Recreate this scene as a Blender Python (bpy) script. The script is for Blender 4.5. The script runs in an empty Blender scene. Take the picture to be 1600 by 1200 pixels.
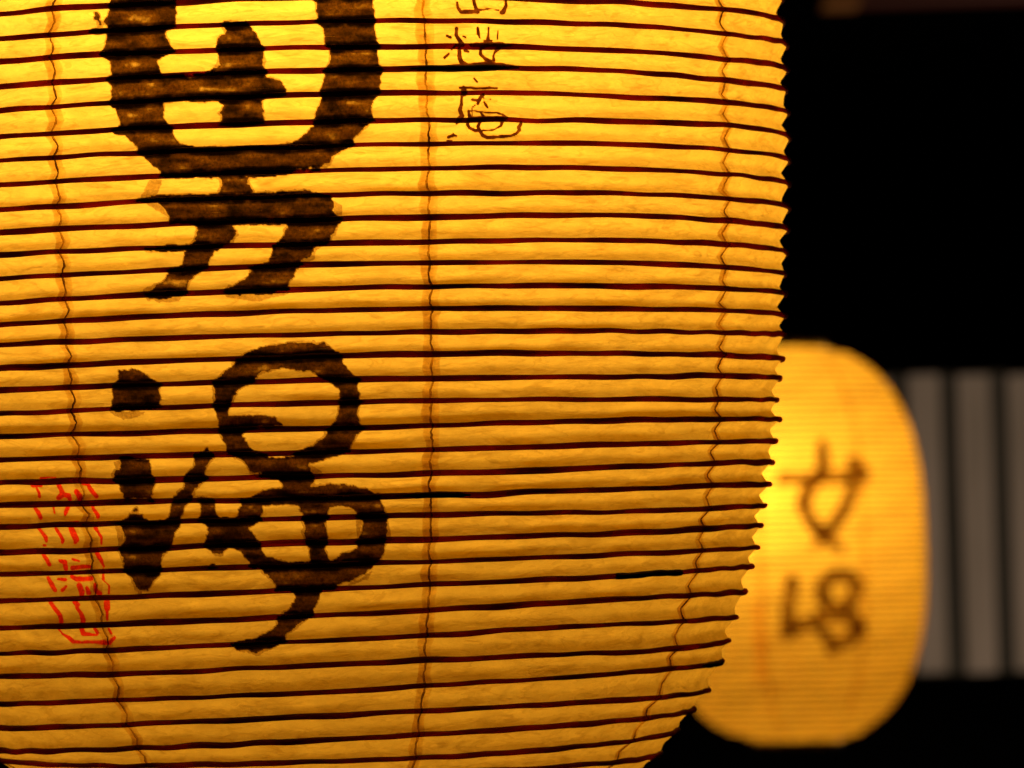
import bpy, math, random
import numpy as np
from mathutils import Matrix, Vector

# ------------------------------------------------------------------ camera
scene = bpy.context.scene
EYE = 1.70                      # height of the camera above the ground
DIST = 2.5                      # camera to the axis of the near lantern
FPX, HORIZON, ROLL = 11525.0, 850.9, -0.02969
TH = math.atan((HORIZON - 600) / FPX)
CR, SR = math.cos(ROLL), math.sin(ROLL)
XA = np.array([1., 0, 0]); UA = np.array([0, -math.sin(TH), math.cos(TH)]); FA = np.array([0, math.cos(TH), math.sin(TH)])
cx_, cy_ = CR * XA + SR * UA, -SR * XA + CR * UA
cam_d = bpy.data.cameras.new('camera'); cam = bpy.data.objects.new('camera', cam_d)
scene.collection.objects.link(cam); scene.camera = cam
M = Matrix.Identity(4)
for i in range(3):
    M[i][0], M[i][1], M[i][2] = cx_[i], cy_[i], -FA[i]
M[0][3], M[1][3], M[2][3] = 0, -DIST, EYE
cam.matrix_world = M
cam_d.sensor_width = 36; cam_d.lens = FPX / 1600 * 36
cam_d.clip_start = 0.05; cam_d.clip_end = 200
cam_d.dof.use_dof = True; cam_d.dof.focus_distance = DIST - 0.150; cam_d.dof.aperture_fstop = 33

# ------------------------------------------------------------------ world (night)
w = bpy.data.worlds.new('World'); scene.world = w; w.use_nodes = True
w.node_tree.nodes['Background'].inputs[0].default_value = (0.02, 0.03, 0.05, 1)
w.node_tree.nodes['Background'].inputs[1].default_value = 0.02
scene.view_settings.view_transform = 'Standard'; scene.view_settings.look = 'None'
scene.view_settings.exposure = 0.0; scene.view_settings.gamma = 1
scene.cycles.use_denoising = True
scene.cycles.sample_clamp_indirect = 4.0
scene.cycles.max_bounces = 12; scene.cycles.diffuse_bounces = 8; scene.cycles.transparent_max_bounces = 16
scene.cycles.caustics_reflective = False; scene.cycles.caustics_refractive = False

col = scene.collection
rnd = random.Random(7)

def lamp(name, loc, power, color, radius):
    d = bpy.data.lights.new(name, 'POINT'); d.energy = power; d.color = color; d.shadow_soft_size = radius
    o = bpy.data.objects.new(name, d); o.location = loc; col.objects.link(o); return o

BULB = (1.0, 0.62, 0.26)
NEAR_X = -0.06295
FAR_D = 11525 * 0.1595 / 215          # distance of the far lantern
def world_at(px, py, dist):
    u, v = px - 800, 600 - py
    u, v = CR * u - SR * v, SR * u + CR * v
    d = u * XA + v * UA + FPX * FA
    d = d / d[1] * dist
    return np.array([d[0], -DIST + d[1], EYE + d[2]])
FAR_P = world_at(1233, 850, FAR_D)
lamp('near_lantern_bulb', (NEAR_X - 0.006, -0.044, EYE + 0.195), 2.36, BULB, 0.018)
lamp('far_lantern_bulb', (FAR_P[0] - 0.035, FAR_P[1] - 0.052, FAR_P[2] + 0.058), 3.6, BULB, 0.022)
lamp('screen_fill_light', tuple(world_at(1850, 1000, 12.9)), 21.0, (1.0, 0.80, 0.62), 0.15)  # added lamp, stands in for an unseen lantern to light slats and beam

# ------------------------------------------------------------------ node helpers
def mat(name):
    m = bpy.data.materials.new(name); m.use_nodes = True
    nt = m.node_tree; nt.nodes.clear()
    return m, nt, nt.nodes, nt.links
def nd(ns, t, **kw):
    n = ns.new(t)
    for k, v in kw.items():
        if k.startswith('i_'):
            n.inputs[k[2:].replace('_', ' ')].default_value = v
        else: setattr(n, k, v)
    return n
def ramp(ns, stops, interp='LINEAR'):
    r = ns.new('ShaderNodeValToRGB'); r.color_ramp.interpolation = interp
    e = r.color_ramp.elements
    while len(e) < len(stops): e.new(0.5)
    for el, (p, c) in zip(e, stops):
        el.position = p; el.color = (c if len(c) == 4 else (*c, 1)) if not isinstance(c, float) else (c, c, c, 1)
    return r

def paper_material():
    m, nt, ns, ln = mat('washi_paper')
    uv = nd(ns, 'ShaderNodeUVMap', uv_map='UVMap')
    def stretched(sx, sy, detail, rough, dist=0.0, off=0):
        mp = nd(ns, 'ShaderNodeMapping'); mp.inputs['Scale'].default_value = (sx, sy, 1); mp.inputs['Location'].default_value = (off, off * .7, 0)
        ln.new(uv.outputs[0], mp.inputs[0])
        t = nd(ns, 'ShaderNodeTexNoise'); t.inputs['Scale'].default_value = 1; t.inputs['Detail'].default_value = detail
        t.inputs['Roughness'].default_value = rough; t.inputs['Distortion'].default_value = dist
        ln.new(mp.outputs[0], t.inputs[0]); return t
    cloud = stretched(60, 130, 3, .5, .8)
    fine = stretched(380, 700, 4, .65, .4, 3)
    streak = stretched(75, 330, 4, .55, 1.6, 11)
    fib = stretched(420, 480, 3, .6, 3.5, 23)
    rc = ramp(ns, [(.25, (.80, .75, .64)), (.5, (.95, .94, .93)), (.75, (1.06, 1.06, 1.06))])
    ln.new(cloud.outputs[0], rc.inputs[0])
    rf = ramp(ns, [(.3, (.93, .92, .89)), (.55, (1., 1., 1.)), (.8, (1.08, 1.08, 1.08))])
    ln.new(fine.outputs[0], rf.inputs[0])
    rs = ramp(ns, [(.28, (.74, .67, .58)), (.44, (.97, .96, .95)), (.6, (1., 1., 1.)), (.75, (1.1, 1.12, 1.15))])
    ln.new(streak.outputs[0], rs.inputs[0])
    rb = ramp(ns, [(.455, (1., 1., 1.)), (.49, (.92, .88, .80)), (.51, (.92, .88, .80)), (.545, (1., 1., 1.))])
    ln.new(fib.outputs[0], rb.inputs[0])
    mp = nd(ns, 'ShaderNodeMapping'); mp.inputs['Scale'].default_value = (45, 240, 1); mp.inputs['Rotation'].default_value = (0, 0, .35)
    ln.new(uv.outputs[0], mp.inputs[0])
    cr = nd(ns, 'ShaderNodeTexNoise'); cr.inputs['Scale'].default_value = 1; cr.inputs['Detail'].default_value = 2; cr.inputs['Distortion'].default_value = 1.4
    ln.new(mp.outputs[0], cr.inputs[0])
    rk = ramp(ns, [(.42, (1., 1., 1.)), (.475, (.84, .78, .66)), (.50, (1.07, 1.07, 1.07)), (.57, (1., 1., 1.))]); ln.new(cr.outputs[0], rk.inputs[0])
    base = nd(ns, 'ShaderNodeRGB'); base.outputs[0].default_value = (.92, .69, .095, 1)
    prev = base.outputs[0]
    for r in (rc, rf, rs, rb, rk):
        x = nd(ns, 'ShaderNodeMix', data_type='RGBA', blend_type='MULTIPLY'); x.inputs[0].default_value = 1
        ln.new(prev, x.inputs[6]); ln.new(r.outputs[0], x.inputs[7]); prev = x.outputs[2]
    add = nd(ns, 'ShaderNodeMath', operation='ADD'); ln.new(streak.outputs[0], add.inputs[0]); ln.new(fine.outputs[0], add.inputs[1])
    b = nd(ns, 'ShaderNodeBump'); b.inputs['Strength'].default_value = .36; b.inputs['Distance'].default_value = .0009
    ln.new(add.outputs[0], b.inputs['Height'])
    # light spreads sideways inside the fibre sheet: the light it lets through follows a softened facet direction
    tc = nd(ns, 'ShaderNodeTexCoord'); fl = nd(ns, 'ShaderNodeVectorMath', operation='MULTIPLY'); fl.inputs[1].default_value = (1, 1, 0)
    ln.new(tc.outputs['Object'], fl.inputs[0]); no = nd(ns, 'ShaderNodeVectorMath', operation='NORMALIZE'); ln.new(fl.outputs[0], no.inputs[0])
    vm = nd(ns, 'ShaderNodeMix', data_type='VECTOR'); vm.inputs[0].default_value = .18
    ln.new(b.outputs[0], vm.inputs[4]); ln.new(no.outputs[0], vm.inputs[5])
    vn = nd(ns, 'ShaderNodeVectorMath', operation='NORMALIZE'); ln.new(vm.outputs[1], vn.inputs[0])
    tr = nd(ns, 'ShaderNodeBsdfTranslucent'); ln.new(prev, tr.inputs[0]); ln.new(vn.outputs[0], tr.inputs['Normal'])
    df = nd(ns, 'ShaderNodeBsdfDiffuse'); df.inputs[0].default_value = (.92, .70, .03, 1); ln.new(b.outputs[0], df.inputs['Normal'])
    mx = nd(ns, 'ShaderNodeMixShader'); mx.inputs[0].default_value = .47
    ln.new(df.outputs[0], mx.inputs[1]); ln.new(tr.outputs[0], mx.inputs[2])
    out = nd(ns, 'ShaderNodeOutputMaterial'); ln.new(mx.outputs[0], out.inputs[0])
    return m

def film_material(name, stops, speck=.5, body=(.02, .015, .01), body_f=.0, scale=(900, 900)):
    """ink or tissue lying on the paper: a tinted film whose strength is the vertex attribute 'film_amount'"""
    m, nt, ns, ln = mat(name)
    at = nd(ns, 'ShaderNodeAttribute', attribute_name='film_amount')
    uv = nd(ns, 'ShaderNodeUVMap', uv_map='UVMap')
    mp = nd(ns, 'ShaderNodeMapping'); mp.inputs['Scale'].default_value = (*scale, 1); ln.new(uv.outputs[0], mp.inputs[0])
    t = nd(ns, 'ShaderNodeTexNoise'); t.inputs['Scale'].default_value = 1; t.inputs['Detail'].default_value = 4; t.inputs['Roughness'].default_value = .7
    ln.new(mp.outputs[0], t.inputs[0])
    r = ramp(ns, stops); ln.new(at.outputs['Fac'], r.inputs[0])
    # speckle: the film is unevenly soaked where it is dense
    sp = nd(ns, 'ShaderNodeMapRange'); ln.new(t.outputs[0], sp.inputs[0])
    sp.inputs[1].default_value = .3; sp.inputs[2].default_value = .75; sp.inputs[3].default_value = 1 - speck; sp.inputs[4].default_value = 1 + speck * 1.4
    lo = nd(ns, 'ShaderNodeMix', data_type='RGBA', blend_type='MULTIPLY'); lo.inputs[0].default_value = 1
    cb = nd(ns, 'ShaderNodeCombineColor'); [ln.new(sp.outputs[0], cb.inputs[i]) for i in range(3)]
    ln.new(r.outputs[0], lo.inputs[6]); ln.new(cb.outputs[0], lo.inputs[7])
    st = nd(ns, 'ShaderNodeMapRange'); ln.new(at.outputs['Fac'], st.inputs[0]); st.inputs[1].default_value = .05; st.inputs[2].default_value = .6
    mx = nd(ns, 'ShaderNodeMix', data_type='RGBA'); ln.new(st.outputs[0], mx.inputs[0]); ln.new(r.outputs[0], mx.inputs[6]); ln.new(lo.outputs[2], mx.inputs[7])
    tb = nd(ns, 'ShaderNodeBsdfTransparent'); ln.new(mx.outputs[2], tb.inputs[0])
    out = nd(ns, 'ShaderNodeOutputMaterial')
    if body_f > 0:
        df = nd(ns, 'ShaderNodeBsdfDiffuse'); df.inputs[0].default_value = (*body, 1)
        s = nd(ns, 'ShaderNodeMixShader'); fm = nd(ns, 'ShaderNodeMath', operation='MULTIPLY'); ln.new(st.outputs[0], fm.inputs[0]); fm.inputs[1].default_value = body_f
        ln.new(fm.outputs[0], s.inputs[0]); ln.new(tb.outputs[0], s.inputs[1]); ln.new(df.outputs[0], s.inputs[2]); ln.new(s.outputs[0], out.inputs[0])
    else: ln.new(tb.outputs[0], out.inputs[0])
    return m

def solid(name, c1, c2, scale=(40, 40, 40), rough=.7, bump=0.0, spec=.3, detail=5):
    m, nt, ns, ln = mat(name)
    tc = nd(ns, 'ShaderNodeTexCoord'); mp = nd(ns, 'ShaderNodeMapping'); mp.inputs['Scale'].default_value = scale
    ln.new(tc.outputs['Object'], mp.inputs[0])
    t = nd(ns, 'ShaderNodeTexNoise'); t.inputs['Scale'].default_value = 1; t.inputs['Detail'].default_value = detail; ln.new(mp.outputs[0], t.inputs[0])
    r = ramp(ns, [(.3, c1), (.7, c2)]); ln.new(t.outputs[0], r.inputs[0])
    p = nd(ns, 'ShaderNodeBsdfPrincipled'); ln.new(r.outputs[0], p.inputs['Base Color']); p.inputs['Roughness'].default_value = rough
    p.inputs['Specular IOR Level'].default_value = spec
    if bump:
        b = nd(ns, 'ShaderNodeBump'); b.inputs['Strength'].default_value = bump; b.inputs['Distance'].default_value = .002
        ln.new(t.outputs[0], b.inputs['Height']); ln.new(b.outputs[0], p.inputs['Normal'])
    out = nd(ns, 'ShaderNodeOutputMaterial'); ln.new(p.outputs[0], out.inputs[0])
    return m

PAPER = paper_material()
INK = film_material('brushed_sumi_ink', [(0.0, (1., 1., 1.)), (.10, (.99, .98, .97)), (.20, (.66, .56, .44)), (.45, (.56, .45, .33)),
                                         (.56, (.145, .080, .028)), (.68, (.085, .042, .016)), (.86, (.018, .010, .005)), (1.0, (.004, .002, .001))], speck=.62, body_f=.10)
FINE_INK = film_material('fine_brush_ink', [(0., (1., 1., 1.)), (.25, (.9, .8, .6)), (.5, (.20, .07, .025)), (1., (.06, .018, .01))], speck=.4, scale=(700, 700))
RED = film_material('red_seal_ink', [(0., (1., 1., 1.)), (.25, (1., .75, .5)), (.55, (1.0, .09, .14)), (1., (1.0, .05, .08))], speck=.25, scale=(700, 700))
TISSUE = film_material('pasted_paper_strip', [(0., (1., 1., 1.)), (.5, (.86, .73, .50)), (1., (.68, .50, .27))], speck=.22, scale=(300, 450))
def translucent(name, tint, body, f, scale):
    m, nt, ns, ln = mat(name)
    tc = nd(ns, 'ShaderNodeTexCoord'); t = nd(ns, 'ShaderNodeTexNoise'); t.inputs['Scale'].default_value = scale; ln.new(tc.outputs['Object'], t.inputs[0])
    r = ramp(ns, [(.3, tuple(c * .35 for c in tint)), (.7, tuple(min(1, c * 1.35) for c in tint))]); ln.new(t.outputs[0], r.inputs[0])
    tb = nd(ns, 'ShaderNodeBsdfTransparent'); ln.new(r.outputs[0], tb.inputs[0])
    df = nd(ns, 'ShaderNodeBsdfPrincipled'); df.inputs['Base Color'].default_value = (*body, 1); df.inputs['Roughness'].default_value = .65
    s = nd(ns, 'ShaderNodeMixShader'); s.inputs[0].default_value = f; ln.new(df.outputs[0], s.inputs[1]); ln.new(tb.outputs[0], s.inputs[2])
    out = nd(ns, 'ShaderNodeOutputMaterial'); ln.new(s.outputs[0], out.inputs[0]); return m
HOOP = translucent('bamboo_hoop_red_brown', (.36, .065, .018), (.24, .07, .02), .75, 45)
THREAD = translucent('seam_thread_brown', (.88, .68, .40), (.28, .12, .03), .92, 120)
LACQUER = solid('black_lacquer', (.01, .008, .007), (.02, .016, .012), (20, 20, 20), .35)
BINDING = solid('dark_binding', (.02, .012, .008), (.04, .02, .012), (300, 300, 300), .8)

# ------------------------------------------------------------------ mesh helpers
def link(o, parent=None, **props):
    col.objects.link(o)
    if parent is not None: o.parent = parent
    for k, v in props.items(): o[k] = v
    return o
def mesh_from(name, V, F, material, parent=None, smooth=True, uv=None, attr=None, **props):
    me = bpy.data.meshes.new(name)
    V = np.asarray(V, dtype=np.float32); F = np.asarray(F, dtype=np.int32)
    n = F.shape[1]
    me.vertices.add(len(V)); me.vertices.foreach_set('co', V.ravel())
    me.loops.add(F.size); me.loops.foreach_set('vertex_index', F.ravel())
    me.polygons.add(len(F)); me.polygons.foreach_set('loop_start', np.arange(0, F.size, n, dtype=np.int32))
    me.polygons.foreach_set('use_smooth', np.full(len(F), smooth))
    if uv is not None:
        l = me.uv_layers.new(name='UVMap'); l.data.foreach_set('uv', np.asarray(uv, dtype=np.float32)[F.ravel()].ravel())
    if attr is not None:
        a = me.attributes.new('film_amount', 'FLOAT', 'POINT'); a.data.foreach_set('value', np.asarray(attr, dtype=np.float32))
    me.update(calc_edges=True); me.validate()
    me.materials.append(material)
    return link(bpy.data.objects.new(name, me), parent, **props)
def grid_faces(nr, nc, closed=False, off=0):
    r = np.arange(nr - 1)[:, None]; c = np.arange(nc if closed else nc - 1)[None]
    a = r * nc + c; b = r * nc + (c + 1) % nc
    return (np.stack([a, b, b + nc, a + nc], -1).reshape(-1, 4) + off)
def tube(name, P, rad, material, parent, sides=6, closed=True, uvs=None, **props):
    """sweep a circle along the points P; rad is a number or one radius per point"""
    P = np.asarray(P); n = len(P)
    T = (np.roll(P, -1, 0) - np.roll(P, 1, 0)) if closed else np.gradient(P, axis=0)
    T /= np.linalg.norm(T, axis=1, keepdims=True)
    O = P.copy(); O[:, 2] = 0; O /= np.maximum(np.linalg.norm(O, axis=1, keepdims=True), 1e-9)
    O = O - (O * T).sum(1, keepdims=True) * T; O /= np.linalg.norm(O, axis=1, keepdims=True)
    B = np.cross(T, O)
    a = np.linspace(0, 2 * np.pi, sides, endpoint=False)
    R = np.broadcast_to(np.asarray(rad, float), (n,))[:, None, None]
    V = P[:, None] + R * (np.cos(a)[None, :, None] * O[:, None] + np.sin(a)[None, :, None] * B[:, None])
    V = V.reshape(-1, 3)
    i = np.arange(n if closed else n - 1)[:, None]; j = np.arange(sides)[None]
    i2 = (i + 1) % n
    F = np.stack([i * sides + j, i * sides + (j + 1) % sides, i2 * sides + (j + 1) % sides, i2 * sides + j], -1).reshape(-1, 4)
    if not closed:
        V = np.vstack([V, P[:1], P[-1:]]); c0, c1 = n * sides, n * sides + 1
        j = np.arange(sides)
        F = np.vstack([F, np.stack([np.full(sides, c0), (j + 1) % sides, j, np.full(sides, c0)], -1)[:, [0, 1, 2, 2]][:0]])
        caps = [[(j0 + 1) % sides, j0, c0] for j0 in range(sides)] + [[(n - 1) * sides + j0, (n - 1) * sides + (j0 + 1) % sides, c1] for j0 in range(sides)]
        me = bpy.data.meshes.new(name); me.from_pydata([tuple(v) for v in V], [], [list(map(int, f)) for f in F] + caps)
        me.polygons.foreach_set('use_smooth', np.ones(len(me.polygons), bool)); me.materials.append(material)
        return link(bpy.data.objects.new(name, me), parent, **props)
    return mesh_from(name, V, F, material, parent, **props)
def box(name, x0, x1, y0, y1, z0, z1, material, parent=None, bevel=.003, **props):
    import bmesh
    bm = bmesh.new(); bmesh.ops.create_cube(bm, size=1)
    for v in bm.verts:
        v.co = ((v.co.x + .5) * (x1 - x0) + x0, (v.co.y + .5) * (y1 - y0) + y0, (v.co.z + .5) * (z1 - z0) + z0)
    bmesh.ops.bevel(bm, geom=bm.edges[:], offset=bevel, segments=1, affect='EDGES')
    me = bpy.data.meshes.new(name); bm.to_mesh(me); bm.free(); me.materials.append(material)
    return link(bpy.data.objects.new(name, me), parent, **props)

def hash2(i, j, seed):
    x = (i * 374761393 + j * 668265263 + seed * 974634777) & 0x7fffffff
    x = ((x ^ (x >> 13)) * 1274126177) & 0x7fffffff
    return ((x ^ (x >> 16)) & 0xffff) / 65535.0
def vnoise(x, y, seed=0):
    xi = np.floor(x).astype(np.int64); yi = np.floor(y).astype(np.int64); fx = x - xi; fy = y - yi
    fx = fx * fx * (3 - 2 * fx); fy = fy * fy * (3 - 2 * fy)
    return ((hash2(xi, yi, seed) * (1 - fx) + hash2(xi + 1, yi, seed) * fx) * (1 - fy)
            + (hash2(xi, yi + 1, seed) * (1 - fx) + hash2(xi + 1, yi + 1, seed) * fx) * fy) * 2 - 1

# ------------------------------------------------------------------ tracing: photo pixels <-> lantern surface
def project(P):
    """world point -> pixel of the 1600x1200 photograph (used once, to carry the traced outlines over to the paper)"""
    d = P - np.array([0, -DIST, EYE]); f = d @ FA
    u = d @ cx_ / f * FPX; v = d @ cy_ / f * FPX
    return 800 + u, 600 - v
def ray(px, py):
    u = np.asarray(px, float) - 800; v = 600 - np.asarray(py, float)
    u, v = CR * u - SR * v, SR * u + CR * v
    d = u[..., None] * XA + v[..., None] * UA + FPX * FA
    return d / np.linalg.norm(d, axis=-1, keepdims=True)
def silhouette(px, py):
    d = ray(px, py); ox, oy = -NEAR_X, -DIST; h = np.hypot(d[..., 0], d[..., 1])
    t = -(ox * d[..., 0] + oy * d[..., 1]) / h ** 2
    return np.abs(ox * d[..., 1] - oy * d[..., 0]) / h, t * d[..., 2]
def surface_hit(px, py, R):
    d = ray(px, py); ox, oy = -NEAR_X, -DIST
    a = d[..., 0] ** 2 + d[..., 1] ** 2; b = ox * d[..., 0] + oy * d[..., 1]; c = ox ** 2 + oy ** 2 - R ** 2
    t = (-b - np.sqrt(np.maximum(b * b - a * c, 0))) / a
    return np.arctan2(ox + t * d[..., 0], -(oy + t * d[..., 1])), t * d[..., 2]

# heights of the 34 hoops in view, measured at four places and at the rim
HX = [20, 660, 940, 1140]
HY = [[19.5,58.7,94.5,133,171,212.5,250,288,326,362,397,434,472,506,538,575.5,609,646,682,718,754.5,789,823,862.5,896.5,939,981,1021,1058,1099.5,1137.5,1174],
      [-6,32,72.5,107.5,145,187.5,225,263,302,339.5,378,410.5,447.5,482,519,553,591,626,665.5,703,740.5,774.5,805,843,878,914,954,993,1032.5,1072.5,1111,1148,1184],
      [2,38,78,109,148.5,189,224.5,263,302,336,375,410,447,482.5,517,552,589,624,657,696,731,765.5,800,834,868,902,938,977,1020.5,1054.5,1096,1129,1163,1193],
      [16,53,92,126,161,196,234.5,272.5,310,345,382,418,451,485,520,556,587.5,624,655,689.5,723,758,793,824,857.5,887.5]]
HT = [(1225,34),(1231,71),(1232,110),(1230,142),(1233,177),(1235,216),(1234,251),(1234,289),(1234,326),(1233,359.5),(1231,396),(1228,429),(1228,459),(1228,494.5),(1227,523),(1224,560),(1220,591),(1215,624.5),(1219,655),(1213,689),(1207.5,722),(1203.5,757),(1197,790),(1190,821.5),(1185,855),(1176,885),(1165,924),(1152,964.5),(1140,1001),(1130,1032.5),(1108,1078),(1085,1107.5),(1060,1140),(1033,1176)]

class Lantern:
    """a pleated surface: R[k] radius of hoop k, height(k, phi) of hoop k"""
    pass

def near_lantern():
    L = Lantern(); L.x, L.y = NEAR_X, 0.0
    Rm, Zm = silhouette(*np.array(HT, float).T)
    stations = []
    for k in range(34):
        s = []
        for x, col_y in zip(HX, HY):
            if k < len(col_y):
                p, z = surface_hit(x, col_y[k], Rm[k]); s.append((float(p), float(z)))
        s.append((math.pi / 2, float(Zm[k]))); stations.append(s)
    R = list(Rm - 0.0003)
    nom = [np.mean([z for _, z in s]) for s in stations]
    # below the frame, down to the base collar
    for z, r in [(-.0790, .1020), (-.0845, .0935), (-.0892, .0835), (-.0925, .0740)]:
        dz = z - nom[33]; stations.append([(p, q + dz) for p, q in stations[33]]); R.append(r); nom.append(z)
    # above the frame: the same shape mirrored
    mid = 0.1485; up = []
    zt = nom[0]; zt0 = nom[0]
    prof_z = np.array(nom[::-1]); prof_r = np.array(R[::-1])
    while True:
        zt = zt + .0079
        m = 2 * mid - zt
        if m < nom[-1]: break
        up.append((zt, float(np.interp(m, prof_z, prof_r))))
    base0 = stations[0]
    for z, r in up:
        stations.insert(0, [(p, q + (z - zt0)) for p, q in base0]); R.insert(0, r)
    L.first = len(up)                         # index of the first hoop in view
    L.R = np.array(R); K = len(R); L.K = K
    rs = np.random.RandomState(3)
    ph = rs.uniform(0, 6.28, (K, 12)); fr = rs.randint(4, 46, (K, 12)); am = rs.uniform(.2, 1, (K, 12)) * .00011 * (12 / (fr + 6)) ** .5
    def heights(phi):
        phi = (phi + np.pi) % (2 * np.pi) - np.pi
        out = np.empty((K, len(phi)))
        for k in range(K):
            s = stations[k]; xs = np.array([p for p, _ in s]); zs = np.array([q for _, q in s])
            X = np.concatenate([xs, [xs[0] + 2 * np.pi]]); Z = np.concatenate([zs, [zs[0]]])
            q = np.where(phi < xs[0], phi + 2 * np.pi, phi)
            # monotone smooth interpolation (Catmull-Rom on uneven knots)
            m = np.gradient(Z, X); m[0] = m[-1] = 0.5 * (Z[1] - Z[0]) / (X[1] - X[0])
            i = np.clip(np.searchsorted(X, q) - 1, 0, len(X) - 2); h = X[i + 1] - X[i]; t = (q - X[i]) / h
            z = (2*t**3-3*t**2+1)*Z[i] + (t**3-2*t**2+t)*h*m[i] + (-2*t**3+3*t**2)*Z[i+1] + (t**3-t**2)*h*m[i+1]
            z += (np.cos(np.outer(phi, fr[k]) + ph[k]) * am[k]).sum(1)
            out[k] = z
        return out
    L.heights = heights; L.depth = .0026
    L.z0 = float(np.mean([q for _, q in stations[-1]])); L.z1 = float(np.mean([q for _, q in stations[0]]))
    L.origin = np.array([L.x, L.y, EYE + L.z0 - .012])
    L.crumple = 1.0; L.eye_level_lantern = True
    setup_noise(L, 5)
    return L

def setup_noise(L, seed):
    rs = np.random.RandomState(seed)
    n = 46
    L.nm = rs.randint(6, 110, n); L.na = rs.uniform(-5, 5, n); L.np_ = rs.uniform(0, 6.28, n)
    L.nw = rs.uniform(.3, 1, n) * (30 / (L.nm + 20)); L.nw *= .00042 / L.nw.sum() * 3.0 * L.crumple
    L.dep = rs.uniform(.80, 1.15, L.K); L.mt = rs.uniform(.48, .62, L.K)
    if L.eye_level_lantern:
        i = np.arange(L.K) - L.first; L.dep *= np.clip(1 - (i - 20) * .028, .62, 1)
    L.dph = rs.uniform(0, 6.28, (L.K, 4)); L.dfr = rs.randint(2, 26, (L.K, 4))

def surf(L, phi, k, T, H):
    """points of pleat k (between hoop k and k+1) at fractions T and angles phi; H = heights(phi)"""
    T = np.asarray(T)[:, None]; P = phi[None, :]
    z = H[k][None] * (1 - T) + H[k + 1][None] * T
    re = L.R[k] * (1 - T) + L.R[k + 1] * T
    mt = L.mt[k] + .05 * np.cos(P * L.dfr[k, 0] + L.dph[k, 1])
    tri = np.where(T < mt, T / mt, (1 - T) / (1 - mt))
    tri = 1 - (1 - tri) ** 1.03
    env = np.sin(np.pi * T) ** .7
    dm = L.dep[k] * (1 + .10 * sum(np.cos(P * L.dfr[k, i] + L.dph[k, i]) for i in range(4)))
    wr = np.zeros(np.broadcast(z, P).shape)
    s = k + T
    for m, a, p, wgt in zip(L.nm, L.na, L.np_, L.nw):
        wr += wgt * np.cos(m * P + a * s * 1.7 + p)
    r = re - L.depth * dm * tri + wr * env
    return r, z

def to_xyz(L, phi, r, z):
    """local coordinates about the lantern's origin"""
    zb = L.origin[2] - EYE if L.eye else L.origin[2]
    return np.stack([r * np.sin(phi), -r * np.cos(phi), z - zb], -1)

def build_paper(L, root, phis_of, rows_of, seams):
    seams = sorted(seams)
    for a, b in zip(seams, seams[1:] + [seams[0] + 2 * math.pi]):
        phi = phis_of(a, b); H = L.heights(phi)
        V, UV = [], []
        for k in range(L.K - 1):
            n = rows_of(k); T = np.linspace(0, 1, n + 1)
            if k < L.K - 2: T = T[:-1]
            r, z = surf(L, phi, k, T, H)
            V.append(to_xyz(L, phi[None].repeat(len(T), 0), r, z).reshape(-1, 3))
            UV.append(np.stack([np.broadcast_to(phi * .16, r.shape), np.broadcast_to((-(k + T) * .0078)[:, None], r.shape)], -1).reshape(-1, 2))
        V = np.vstack(V); UV = np.vstack(UV); nr = len(V) // len(phi)
        mesh_from('paper_panel', V, grid_faces(nr, len(phi)), PAPER, root, uv=UV)

def build_hoops(L, root, rad, nseg, sides):
    phi = np.linspace(-np.pi, np.pi, nseg, endpoint=False); H = L.heights(phi)
    for k in range(L.K):
        rr = L.R[k] + .15 * rad
        P = to_xyz(L, phi, np.full(nseg, rr), H[k])
        rs = rad * (1 + .10 * np.cos(phi * 7 + k) + .07 * np.cos(phi * 23 + 2.3 * k)) * (.9 + .2 * rnd.random())
        tube('bamboo_hoop', P, rs, HOOP, root, sides)

def seam_path(L, base, amp=.0012, s_fine=10):
    """the thread and the strip wander a little about their seam"""
    return lambda s: base + amp * np.sin(s * 1.9 + base * 9) + amp * .8 * np.sin(s * .61 + base * 5) + amp * .9 * np.sin(s * 4.7 + base)

def strip_along(L, root, base, half, off, s0, s1, rows, mat_, name):
    path = seam_path(L, base)
    V, UV, A = [], [], []
    w = np.array([-1, -.86, -.5, -.12, 0, .12, .5, .86, 1.]) 
    for k in range(s0, s1):
        T = np.linspace(0, 1, rows + 1)
        if k < s1 - 1: T = T[:-1]
        for t in T:
            wid = half * (1 + .12 * math.sin((k + t) * 2.7 + base * 3) + .08 * math.sin((k + t) * 7.1))
            phi = path(k + t) + w * wid
            r, z = surf(L, phi, k, [t], L.heights(phi) if False else strip_heights(L, phi))
            V.append(to_xyz(L, phi, r[0] + off, z[0]))
            UV.append(np.stack([phi * .16, np.full(len(w), -(k + t) * .0078)], -1))
            nearhoop = max(0, 1 - min(t, 1 - t) / .16)
            A.append(np.array([0, .8, 1.05, 1.1, 1.2, 1.0, .7, .5, 0]) * (.85 + .25 * math.sin((k + t) * 3.3 + base)) + .25 * nearhoop * (w * w < .9))
    nr = len(V)
    return mesh_from(name, np.vstack(V), grid_faces(nr, len(w)), mat_, root, uv=np.vstack(UV), attr=np.concatenate(A))

_hc = {}
def strip_heights(L, phi):
    key = id(L)
    if key not in _hc:
        g = np.linspace(-np.pi, np.pi, 1441); _hc[key] = (g, L.heights(g))
    g, H = _hc[key]
    q = (phi + np.pi) % (2 * np.pi) / (2 * np.pi) * 1440
    i = np.clip(q.astype(int), 0, 1439); f = q - i
    return H[:, i] * (1 - f) + H[:, i + 1] * f

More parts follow.
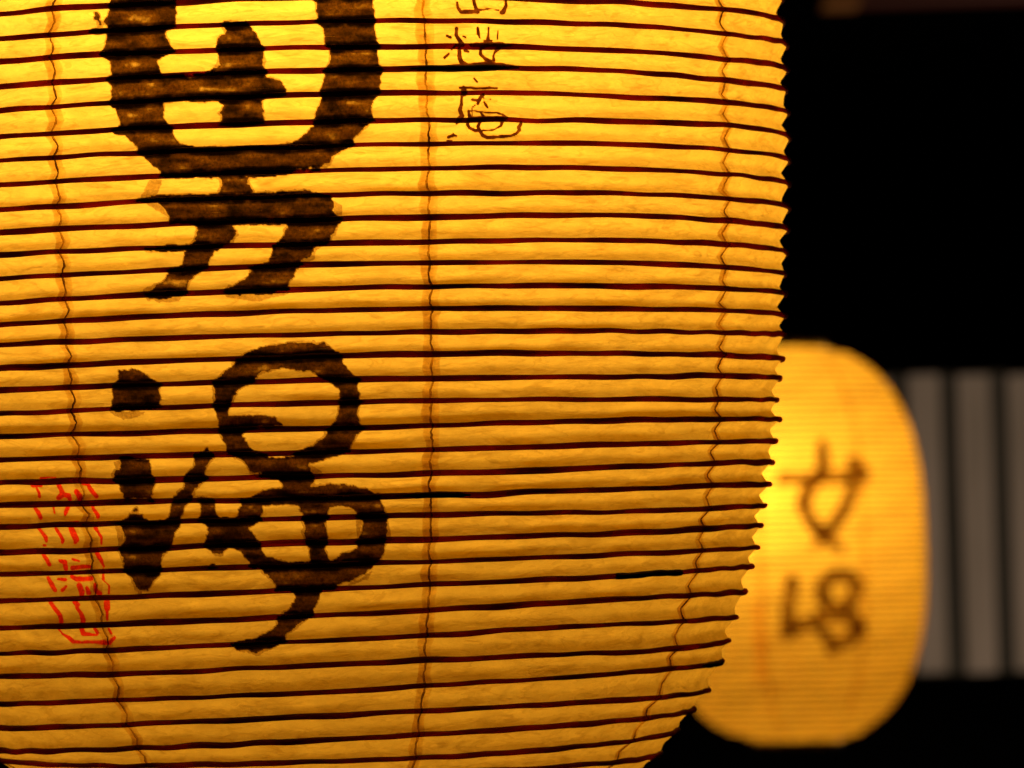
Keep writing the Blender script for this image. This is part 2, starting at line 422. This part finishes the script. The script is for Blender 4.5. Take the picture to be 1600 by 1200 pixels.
def thread_along(L, root, base, rad, s0, s1, per, zig):
    path = seam_path(L, base); P = []
    for k in range(s0, s1):
        for t in np.linspace(0, 1, per, endpoint=False):
            phi = np.array([path(k + t) + zig * (hash2(int(k * 9 + t * per), 3, int(abs(base) * 50)) - .5)])
            r, z = surf(L, phi, k, [t], strip_heights(L, phi))
            lift = .0002 + (0.0009 if t < .02 else .0)        # over the hoop
            P.append(to_xyz(L, phi, r[0] + lift, z[0])[0])
    P = np.array(P)
    return tube('seam_thread', P, rad * (1 + .25 * np.sin(np.arange(len(P)) * 1.3)), THREAD, root, 5, closed=False)

# ------------------------------------------------------------------ traced writing (pixels of the photograph)
def poly_sd(px, py, poly):
    p = np.asarray(poly, float); q = np.roll(p, -1, 0)
    d2 = np.full(px.shape, 1e12); inside = np.zeros(px.shape, bool)
    for (ax, ay), (bx, by) in zip(p, q):
        ex, ey = bx - ax, by - ay; wx, wy = px - ax, py - ay
        t = np.clip((wx * ex + wy * ey) / max(ex * ex + ey * ey, 1e-9), 0, 1)
        d2 = np.minimum(d2, (wx - ex * t) ** 2 + (wy - ey * t) ** 2)
        c = ((ay <= py) & (by > py)) | ((by <= py) & (ay > py))
        if ey != 0: inside ^= c & (px < ax + (py - ay) / ey * ex)
    return np.where(inside, 1, -1) * np.sqrt(d2)
def stroke_sd(px, py, pts):
    best = np.full(px.shape, -1e6)
    if len(pts) == 1: pts = pts * 2
    for (ax, ay, ra), (bx, by, rb) in zip(pts, pts[1:]):
        ex, ey = bx - ax, by - ay
        t = np.clip(((px - ax) * ex + (py - ay) * ey) / max(ex * ex + ey * ey, 1e-9), 0, 1)
        best = np.maximum(best, ra + (rb - ra) * t - np.hypot(px - ax - ex * t, py - ay - ey * t))
    return best
def tp(pts, s, ox, oy): return [(x / s + ox, y / s + oy) for x, y in pts]
def ts(strokes, s, ox, oy, g=1.0): return [[(x / s + ox, y / s + oy, r / s * g) for x, y, r in st] for st in strokes]

UP = dict(s=2.5, ox=0, oy=0); LO = dict(s=2.069, ox=0, oy=480)
upper_add = [tp(p, **UP) for p in [
    [(440,-60),(432,30),(400,85),(422,110),(405,170),(397,210),(430,250),(436,300),(440,340),(440,400),(455,450),(475,510),(520,560),(560,610),(600,650),(650,685),
     (750,690),(900,692),(1050,690),(1200,660),(1290,640),(1315,600),(1370,570),(1400,530),(1430,495),(1455,460),(1465,400),(1485,350),(1487,270),(1477,180),(1462,90),(1455,-60),
     (1228,-60),(1232,10),(1245,80),(1265,110),(1262,165),(1290,190),(1275,270),(1245,350),(1260,380),(1235,440),(1220,490),(1170,530),(1140,555),(1060,572),(900,580),(760,572),(700,555),(672,515),(650,480),(640,400),
     (638,300),(620,240),(668,195),(645,120),(690,90),(687,30),(690,-60)],
    [(430,298),(1050,298),(1100,318),(1122,350),(1112,370),(1000,380),(640,402),(440,402)],
    [(880,86),(960,90),(1000,120),(1020,160),(1030,200),(1036,290),(1036,385),(1028,400),(1038,440),(1030,482),(930,497),(868,480),(860,440),(872,410),(850,380),(850,300),(810,280),(850,250),(850,200),(850,150),(875,130)],
    [(860,685),(975,685),(972,720),(997,755),(848,765),(865,730)],
    [(590,766),(850,760),(1200,746),(1290,770),(1312,790),(1305,820),(1335,858),(1315,900),(1280,945),(1230,970),(1215,1000),(1180,1020),(1150,1080),(1120,1120),(1060,1150),(965,1145),(890,1150),(880,1130),
     (940,1100),(1000,1050),(1050,1020),(1060,990),(1080,950),(1110,905),(1120,880),(910,882),(932,915),(900,945),(840,985),(810,1040),(760,1080),(718,1150),(650,1172),(582,1165),(572,1145),(640,1085),(708,1030),(720,985),(750,945),(770,900),(770,872),(665,862),(640,820)]]]
upper_sub = []
upper_faint = [tp(p, **UP) for p in [[(585,700),(635,700),(625,745),(600,770),(545,775)],[(560,1125),(640,1090),(720,1140),(700,1180),(620,1185),(555,1150)],
    [(1300,780),(1338,800),(1340,860),(1300,860)],[(890,1110),(1120,1110),(1130,1150),(1000,1180),(880,1165)],[(540,770),(620,765),(660,850),(600,820)],[(1130,1050),(1230,975),(1235,1010),(1170,1050)]]]
upper_extra = ts([[(380,65,17)],[(372,55,8),(395,95,8)],[(370,120,5),(420,120,9)],[(545,782,5),(640,775,12)],[(575,975,6),(750,968,12)],[(450,515,8),(520,520,8)]], **UP)
lower_add = [tp(p, **LO) for p in [
    [(380,200),(450,205),(505,240),(525,300),(510,320),(440,332),(360,332),(355,300),(365,250),(385,235)],
    [(690,240),(740,200),(790,150),(850,125),(960,112),(1050,112),(1090,145),(1120,185),(1150,220),(1165,280),(1158,330),(1167,390),(1140,440),(1110,470),(1060,490),(1000,508),(1012,540),(1005,590),(915,590),(900,547),(810,530),(790,500),(740,470),(720,430),(700,370),(690,300)],
    [(735,350),(800,345),(890,347),(915,382),(780,396),(735,396)],
    [(392,490),(480,495),(490,540),(505,570),(490,622),(400,622),(380,570),(365,540),(390,520)],
    [(420,665),(460,670),(480,702),(540,690),(550,650),(560,610),(590,580),(600,540),(630,510),(635,480),(665,460),(685,480),(665,520),(660,550),(630,600),(600,650),(580,710),(550,770),(520,810),(520,870),(480,915),(450,922),(430,880),(400,840),(390,790),(400,740),(390,700)],
    [(800,620),(850,590),(920,578),(1000,580),(1060,572),(1150,575),(1230,605),(1240,640),(1255,680),(1250,740),(1240,800),(1210,840),(1160,880),(1100,900),(1040,910),(1030,960),(990,1010),(940,1050),(900,1090),(830,1118),(765,1108),(752,1092),(830,1068),(880,1040),(910,1000),(950,950),(965,915),(900,905),(850,860),(810,830),(780,790),(740,770),(720,800),(690,798),(665,770),(670,720),(645,680),(650,650),(637,612),(680,617),(705,685),(768,680),(765,650)]]]
lower_sub = [tp(p, **LO) for p in [
    [(800,245),(850,215),(920,203),(1000,208),(1060,235),(1095,270),(1100,310),(1085,350),(1070,395),(1040,430),(980,460),(950,485),(870,488),(820,460),(790,420),(782,396),(780,345),(740,345),(745,310),(770,270)],
    [(850,642),(960,645),(985,680),(980,740),(1000,790),(1000,827),(930,822),(860,800),(830,750),(805,715),(840,690)],
    [(1068,648),(1130,642),(1150,660),(1175,690),(1158,740),(1160,775),(1100,800),(1067,822),(1050,780),(1065,740),(1050,690)]]]
lower_faint = [tp(p, **LO) for p in [[(345,330),(470,338),(465,350),(400,366),(370,352)],[(1150,660),(1175,690),(1155,775),(1150,740)],[(365,500),(400,490),(400,530),(375,525)],[(1100,900),(1160,880),(1215,840),(1190,880),(1120,905)],
    [(700,770),(735,775),(715,806),(690,806)],[(370,700),(400,690),(400,760),(385,780)],[(1000,505),(1045,530),(1035,560),(1000,560)],[(1250,650),(1268,750),(1240,780)],[(750,1090),(850,1062),(880,1045),(830,1085),(765,1100)],[(850,125),(960,104),(1050,112),(960,120)]]]
lower_extra = ts([[(667,460,6),(672,475,12)],[(686,838,6)],[(430,660,5),(440,655,7)]], **LO)

SA = dict(s=10.907, ox=690, oy=0); SB = dict(s=10.436, ox=690, oy=110)
small1 = ts([[(265,40,18),(275,130,22),(330,200,30),(450,200,32),(600,195,40)],[(545,-60,28),(545,0,28),(570,100,28),(610,200,38)],[(610,170,20),(720,165,14),(800,150,18),(880,155,10),(975,180,8)],[(1090,-60,18),(1090,0,18),(1100,100,26),(1050,200,38),(1030,215,40)]], **SA)
small2 = ts([[(255,490,30),(250,600,28),(300,680,30),(350,760,40)],[(90,610,18),(150,640,20)],[(370,620,12),(410,635,10)],[(340,770,35),(250,770,20),(170,840,14)],[(120,920,18),(50,980,18)],[(300,830,28),(310,1000,38),(340,1060,38),(440,1085,12)],[(400,860,24),(450,880,22)],
   [(615,480,22),(625,570,30),(650,640,14)],[(800,480,18),(795,600,18),(790,660,35)],[(730,695,18),(850,695,18)],[(960,530,10),(950,660,14)],[(500,765,36),(1000,760,46),(1170,780,20)],[(700,800,46)],[(980,800,48),(900,900,16),(880,960,18),(890,1030,28)],[(665,850,22),(665,930,26),(740,1000,28),(810,1040,30),(860,1040,20)],
   [(-400,1180,20),(0,1160,42),(400,1140,58),(800,1120,68),(1000,1130,60),(1300,1150,25)]], **SA)
small3 = ts([[(530,130,16),(580,190,14)],[(300,280,20),(450,280,18),(600,300,18),(780,285,22),(910,292,8)],[(360,290,40),(370,370,45),(325,420,20),(325,550,25),(300,650,32),(330,740,38),(300,790,50),(245,860,20)],[(680,400,26),(630,450,30),(590,540,24)],[(500,480,22),(620,490,22)],[(680,460,12),(800,465,10)],[(690,510,12),(720,560,26),(750,610,12)],[(550,560,8),(495,610,8),(500,740,5)],
   [(440,660,18),(460,780,28),(420,880,26),(460,940,24),(540,980,24),(610,985,18)],[(440,665,12),(560,665,10),(700,685,12),(900,690,12),(1000,720,16),(1050,770,30),(990,830,30),(970,900,16),(850,970,10),(640,985,10)],[(640,690,14),(690,760,26),(620,850,24),(590,920,20),(620,980,20),(670,1060,26),(740,1095,26),(800,1095,26),(1150,1060,20),(1220,1030,18)],[(1300,850,20),(1260,930,32),(1270,980,28),(1220,1030,20)],[(500,790,44),(1000,790,44)],
   [(110,1090,24),(190,1060,24),(240,1070,14)],[(190,1030,10),(190,1060,12)],[(90,1150,12),(170,1150,12)]], **SB)
SC = dict(s=8.57, ox=40, oy=735); SD = dict(s=8.0, ox=40, oy=865)
seal = ts([[(100,200,28),(200,195,25)],[(150,240,12),(180,300,16),(185,350,16)],[(200,110,12),(300,95,10),(400,100,10)],[(440,190,24),(480,260,26),(500,320,36),(440,370,28)],[(500,320,30),(580,340,30),(600,390,25)],[(680,285,28),(720,340,36),(725,380,30)],[(760,180,10),(840,185,18),(860,240,26),(900,290,24),(950,350,26)],[(125,500,16),(170,560,26),(205,640,16)],[(370,490,10),(390,575,8)],[(565,490,24),(540,560,24),(530,595,14)],[(900,470,20),(910,520,20),(960,590,22),(970,620,24)],[(170,770,20),(230,840,18),(270,900,24),(280,950,20)],[(400,770,16),(460,860,16),(500,930,20),(490,960,14)],[(610,770,30),(650,860,36),(680,930,36),(665,970,20)],[(940,770,24),(980,840,12),(1015,900,14),(1015,980,10)],[(220,1090,16),(260,1150,18),(300,1200,16)],[(955,1090,20),(1000,1180,20)],[(600,700,14),(700,695,14)],[(240,1000,12),(270,1005,12)]], **SC) \
   + ts([[(205,0,16),(265,80,20),(300,140,18)],[(430,90,16),(490,110,30),(505,190,20)],[(590,70,12),(670,95,12)],[(590,180,28),(700,165,25),(800,160,14)],[(890,0,20),(940,80,20),(980,160,14)],[(970,190,10),(970,320,16)],[(280,300,20),(330,390,28),(370,460,22)],[(405,320,14),(500,325,16)],[(510,405,12),(460,460,20)],[(580,290,20),(640,320,28),(740,315,28),(820,310,28)],[(670,400,36),(700,470,36),(700,510,28)],[(765,430,22),(790,490,26)],[(870,390,20),(880,460,26),(930,500,26)],[(980,340,6),(1045,400,10),(1040,490,10)],[(310,610,22),(370,690,24),(430,770,24),(450,850,24)],[(610,600,24),(650,640,30),(640,680,18),(690,740,20),(720,830,28),(715,870,24)],[(1015,600,36),(1020,680,36)],[(1015,700,14),(1020,820,16)],[(410,940,10),(470,1010,6),(540,1050,20),(600,1105,22),(700,1110,12),(800,1100,18),(900,1105,22),(1050,1115,24),(1110,1050,16)],[(700,940,26),(720,1000,24),(890,1020,10),(900,990,18),(860,930,14)],[(1040,940,12),(1070,1000,12)]], **SD)
FE = dict(s=3.158, ox=1180, oy=660)
far_upper = ts([[(330,110,16),(340,240,28),(270,310,32),(238,400,28),(270,480,22),(345,565,30),(430,630,7)],[(130,280,20),(330,280,20),(440,275,24),(520,255,40)],[(480,190,20),(510,250,34)],[(495,280,22),(460,400,24),(400,490,22),(340,565,26),(290,610,5)]], **FE)
far_lower = ts([[(185,780,26),(165,900,26),(160,1030,40)],[(160,1020,34),(260,990,32),(380,950,30)],[(400,745,26),(330,800,28),(340,880,28),(400,935,34),(480,880,26),(505,800,26),(460,750,24),(400,745,26)],[(400,940,32),(480,960,28),(512,1020,34),(460,1080,26),(370,1120,18)],[(330,1040,22),(400,1095,20)]], **FE)
far_seal = [[(1184,950,7), (1188,1060,7)]]

def ink_layer(L, root, name, shape, pix_box, step, rows, off, material, rag, soak, label=None, faint=1.0):
    """a film on the paper wherever shape(px, py) says so, cut out of the same pleated surface"""
    x0, y0, x1, y1 = pix_box
    pg = np.radians(np.arange(-75, 100, step)) ; H = strip_heights(L, pg)
    keepV, keepF, keepU, keepA = [], [], [], []; off_i = 0
    o = L.origin
    # angles covered by the box
    for k in range(L.K - 1):
        zb = o[2]
        T = np.linspace(0, 1, rows + 1)
        mid = to_xyz(L, pg, np.full(len(pg), L.R[k]), (H[k] + H[k + 1]) / 2) + o
        u, v = project(mid)
        if v.min() > y1 + 60 or v.max() < y0 - 60: continue
        sel = (u > x0 - 8) & (u < x1 + 8)
        if not sel.any(): continue
        phi = pg[sel]; r, z = surf(L, phi, k, T, H[:, sel])
        tt = np.minimum(T, 1 - T)[:, None]
        P = to_xyz(L, np.broadcast_to(phi, r.shape), r + off, z)
        px, py = project((P + o).reshape(-1, 3)); px = px.reshape(r.shape); py = py.reshape(r.shape)
        if py.min() > y1 + 8 or py.max() < y0 - 8: continue
        sd, fa = shape(px, py)
        n = rag * (vnoise(px / 11, py / 8, 1) + .8 * vnoise(px / 5, py / 4, 2) + .5 * vnoise(px / 2.4, py / 2.4, 4))
        sd = sd + n
        if soak:
            nearh = np.clip(1 - tt / .27, 0, 1)
            sd = sd + 7.5 * nearh ** 1.6 * (vnoise(px / 14, py / 30, 9) * .7 + .7) + 1.8 * vnoise(px / 34, np.full(px.shape, k * 7.31), 61)
            core = np.clip((sd + 0.6) / 2.2, 0, 1) * .62
            core = core + np.clip(sd / 3, 0, 1) * nearh ** .7 * .52 * (1 + .45 * vnoise(px / 9, py / 9, 12))
            core += np.clip(sd / 5, 0, 1) * (.19 * vnoise(px / 26, py / 10, 21) + .06 * vnoise(px / 7, py / 6, 77) + .07)
            fringe = np.clip((np.maximum(sd + 3.6 * np.clip(vnoise(px / 26, py / 20, 33) + .2, 0, 1), fa + n * .6)) / 1.6, 0, 1) * .30
            A = np.clip(np.maximum(core, fringe), 0, 1)
        else:
            A = np.clip((sd + .5) / 1.6, 0, 1) * (.85 + .3 * vnoise(px / 7, py / 7, 17))
            A = np.clip(A, 0, 1) * faint
        on = (A > 0.001)
        q = on[:-1, :-1] | on[1:, :-1] | on[:-1, 1:] | on[1:, 1:]
        if not q.any(): continue
        nc = len(phi); F = grid_faces(rows + 1, nc)[q.ravel()]
        used, inv = np.unique(F, return_inverse=True)
        keepV.append(P.reshape(-1, 3)[used]); keepF.append(inv.reshape(F.shape) + off_i); keepA.append(A.ravel()[used])
        keepU.append(np.stack([np.broadcast_to(phi * .16, r.shape).ravel()[used], np.broadcast_to((-(k + T) * .0078)[:, None], r.shape).ravel()[used]], -1))
        off_i += len(used)
    ob = mesh_from(name, np.vstack(keepV), np.vstack(keepF), material, root, uv=np.vstack(keepU), attr=np.concatenate(keepA))
    if label: ob['label'] = label
    return ob
def shape_of(add, sub=(), faint=(), extra=()):
    def f(px, py):
        s = np.full(px.shape, -1e6)
        for p in add: s = np.maximum(s, poly_sd(px, py, p))
        for p in sub: s = np.minimum(s, -poly_sd(px, py, p))
        for st in extra: s = np.maximum(s, stroke_sd(px, py, st))
        if sub:  # the bar that reaches into the ring
            s = np.maximum(s, poly_sd(px, py, add[2]))
        a = np.full(px.shape, -1e6)
        for p in faint: a = np.maximum(a, poly_sd(px, py, p))
        return s, a
    return f
def shape_strokes(st, grow=0.0):
    def f(px, py):
        s = np.full(px.shape, -1e6)
        for q in st: s = np.maximum(s, stroke_sd(px, py, q))
        return s + grow, np.full(px.shape, -1e6)
    return f

# ------------------------------------------------------------------ the near lantern
def thing(name, loc, label, cat, **kw):
    o = bpy.data.objects.new(name, None); o.location = loc; o.empty_display_size = .05
    return link(o, None, label=label, category=cat, **kw)

A = near_lantern(); A.eye = True
rootA = thing('paper_lantern', tuple(A.origin), 'large glowing paper lantern in front, brushed black characters and red seal, cropped by the frame', 'lantern',
              group='lit paper lanterns')
SEAMS = [math.radians(14.1 + 45 * i) for i in range(-4, 4)]
def phis_near(a, b):
    vis = (b > math.radians(-80)) and (a < math.radians(105))
    return np.linspace(a, b, int((b - a) / math.radians(.30 if vis else 1.5)) + 2)
build_paper(A, rootA, phis_near, lambda k: 8 if k >= A.first - 3 else 4, SEAMS)
build_hoops(A, rootA, .00094, 288, 7)
for s in SEAMS:
    strip_along(A, rootA, s, .0185, .00016, A.first - 3 if -1.4 < s < 1.9 else 0, A.K - 1, 8, TISSUE, 'seam_strip')
    thread_along(A, rootA, s, .00036, 0, A.K - 1, 8, .003)
ink_layer(A, rootA, 'brushed_character', shape_of(upper_add, upper_sub, upper_faint, upper_extra), (140, -20, 605, 480), .12, 18, .00030, INK, 1.65, True,
          'tall black character with a framed top and two splayed legs')
ink_layer(A, rootA, 'brushed_character', shape_of(lower_add, lower_sub, lower_faint, lower_extra), (155, 525, 625, 1030), .12, 18, .00030, INK, 1.65, True,
          'lower black character with a ring above a loop')
for st, bx, lb in [(small1, (700, -10, 800, 28), 'small character cut by the top edge'), (small2, (640, 35, 820, 116), 'middle small character of the signature'), (small3, (690, 115, 830, 225), 'lowest small character of the signature')]:
    ink_layer(A, rootA, 'small_character', shape_strokes(st, .4), bx, .07, 20, .00035, FINE_INK, .35, False, lb)
ink_layer(A, rootA, 'red_seal', shape_strokes(seal, .65), (40, 735, 190, 1015), .07, 20, .00035, RED, .45, False)
# bound splices of the bamboo and spots where ink or paste thickened a hoop
def splice(L, k, x0, x1, rad, name='hoop_splice'):
    g = np.radians(np.arange(-70, 90, .1)); H = strip_heights(L, g)
    P = to_xyz(L, g, np.full(len(g), L.R[k] + .0002), H[k]); u, v = project(P + L.origin)
    s = np.where((u > x0) & (u < x1))[0]; P = P[s]; n = len(P)
    t = np.linspace(0, 1, n); prof = np.clip(np.minimum(t, 1 - t) * (6 if rad > .001 else 3), .35, 1) if name != 'hoop_splice' else 1.0
    tube(name, P, rad * prof * (1 + .06 * np.sin(np.arange(n) * .17)), BINDING, rootA, 7, closed=False)
f0 = A.first
splice(A, f0 + 25, 963, 1064, .00108)
splice(A, f0 + 3, 640, 800, .00112, 'glue_bead')
splice(A, f0 + 29, 1098, 1129, .00105, 'glue_bead')
splice(A, f0 + 21, 632, 735, .00105, 'glue_bead')
def collar(L, root, top):
    k = 0 if top else L.K - 1
    phi = np.linspace(-np.pi, np.pi, 96, endpoint=False); H = L.heights(phi); r = L.R[k]; z = float(H[k].mean()); d = 1 if top else -1
    prof = [(r + .001, z), (r + .003, z + d * .002), (r + .003, z + d * .010), (r + .001, z + d * .012), (r - .004, z + d * .012), (r - .004, z + d * .001)]
    V = np.vstack([to_xyz(L, phi, np.full(96, a), np.full(96, b)) for a, b in prof + prof[:1]])
    mesh_from('top_collar' if top else 'base_collar', V, grid_faces(7, 96, True), LACQUER, root)
collar(A, rootA, True); collar(A, rootA, False)

# ------------------------------------------------------------------ the far lantern
def far_lantern():
    L = Lantern(); L.x, L.y = FAR_P[0], FAR_P[1]; L.eye = False
    half, Rm = .2305, .1590
    zc = FAR_P[2]; K = 61; L.K = K
    zz = np.linspace(half * .985, -half * .985, K)
    n = 2.72
    L.R = Rm * (1 - np.abs(zz / half) ** n) ** (1 / n)
    L.R = np.maximum(L.R, .03)
    rs = np.random.RandomState(11); ph = rs.uniform(0, 6.28, (K, 3)); am = rs.uniform(0, .0006, (K, 3))
    def heights(phi):
        return zc + zz[:, None] + sum(am[:, i:i + 1] * np.cos((i + 1) * phi[None] + ph[:, i:i + 1]) for i in range(3)) - .0012 * np.sin(phi)[None]
    L.heights = heights; L.depth = .0022; L.crumple = .7; L.eye_level_lantern = False
    L.origin = np.array([L.x, L.y, zc - half - .012]); L.first = 0
    setup_noise(L, 17)
    return L
B = far_lantern()
rootB = thing('paper_lantern', tuple(B.origin), 'smaller blurred paper lantern in the background, right of the big lantern', 'lantern', group='lit paper lanterns')
seamsB = [math.radians(-14 + 45 * i) for i in range(-4, 4)]
build_paper(B, rootB, lambda a, b: np.linspace(a, b, 20), lambda k: 4, seamsB)
build_hoops(B, rootB, .0013, 72, 4)
for s in seamsB:
    strip_along(B, rootB, s, .0185, .00030, 1, B.K - 2, 2, TISSUE, 'seam_strip')
ink_layer(B, rootB, 'brushed_character', shape_strokes(far_upper, 3.2), (1215, 690, 1365, 870), .8, 6, .0004, INK, .6, False, faint=.72)
ink_layer(B, rootB, 'brushed_character', shape_strokes(far_lower, 2.8), (1210, 885, 1365, 1030), .8, 6, .0004, INK, .6, False, faint=.66)
ink_layer(B, rootB, 'red_seal', shape_strokes(far_seal), (1165, 930, 1205, 1080), .8, 6, .0004, RED, .6, False, faint=.30)
collar(B, rootB, True); collar(B, rootB, False)

# ------------------------------------------------------------------ background: slatted screen, beam, dark wall
WALL = solid('dark_plaster', (.004, .0035, .003), (.007, .006, .005), (3, 3, 3), .95)
SLAT = solid('weathered_pale_wood', (.42, .34, .26), (.62, .50, .40), (25, 25, 3), .8, .3)
BACKING = solid('dim_backing_board', (.075, .068, .052), (.12, .105, .08), (8, 8, 2), .9)
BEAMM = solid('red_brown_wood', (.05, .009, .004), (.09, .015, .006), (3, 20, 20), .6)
PLATE = solid('orange_wood', (.24, .085, .015), (.32, .12, .02), (10, 10, 10), .6)  # orange wood of the end cap, brighter than the beam timber
SD_ = 14.5                                    # distance of the screen
pp = world_at(1527, 820, SD_); top = world_at(1527, 582, SD_)[2]; bot = world_at(1527, 1052, SD_)[2]
pxm = FPX / SD_
root = thing('slatted_screen', (pp[0], pp[1], bot), 'pale vertical slats of a blurred wooden screen behind the far lantern', 'screen')
def S(px): return (px - 1526) / pxm
h = top - bot
box('backing_board', S(1130), S(1900), .03, .045, 0, h, BACKING, root)
for i in range(-5, 6):
    c = 1526 + i * 78
    box('slat', S(c - 25), S(c + 25), -.012, .012, .002 * (i % 3), h - .003 * ((i + 1) % 3), SLAT, root)
box('rail', S(1130), S(1900), .013, .029, .0, .02, BACKING, root); box('rail', S(1130), S(1900), .013, .029, h - .02, h, BACKING, root)
bp = world_at(1290, 5, 13.2); pm = FPX / 13.2
rb = thing('wooden_beam', tuple(bp), 'dark red brown wooden beam at the top right edge', 'beam')
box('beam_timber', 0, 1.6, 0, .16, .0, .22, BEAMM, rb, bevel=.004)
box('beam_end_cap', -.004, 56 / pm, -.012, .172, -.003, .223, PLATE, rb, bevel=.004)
o = box('dark_wall', -14, 14, 15.0, 15.2, -.0, 9, WALL, None, kind='structure')
o = box('ground', -14, 14, -6, 15.0, -.1, 0, WALL, None, kind='structure')
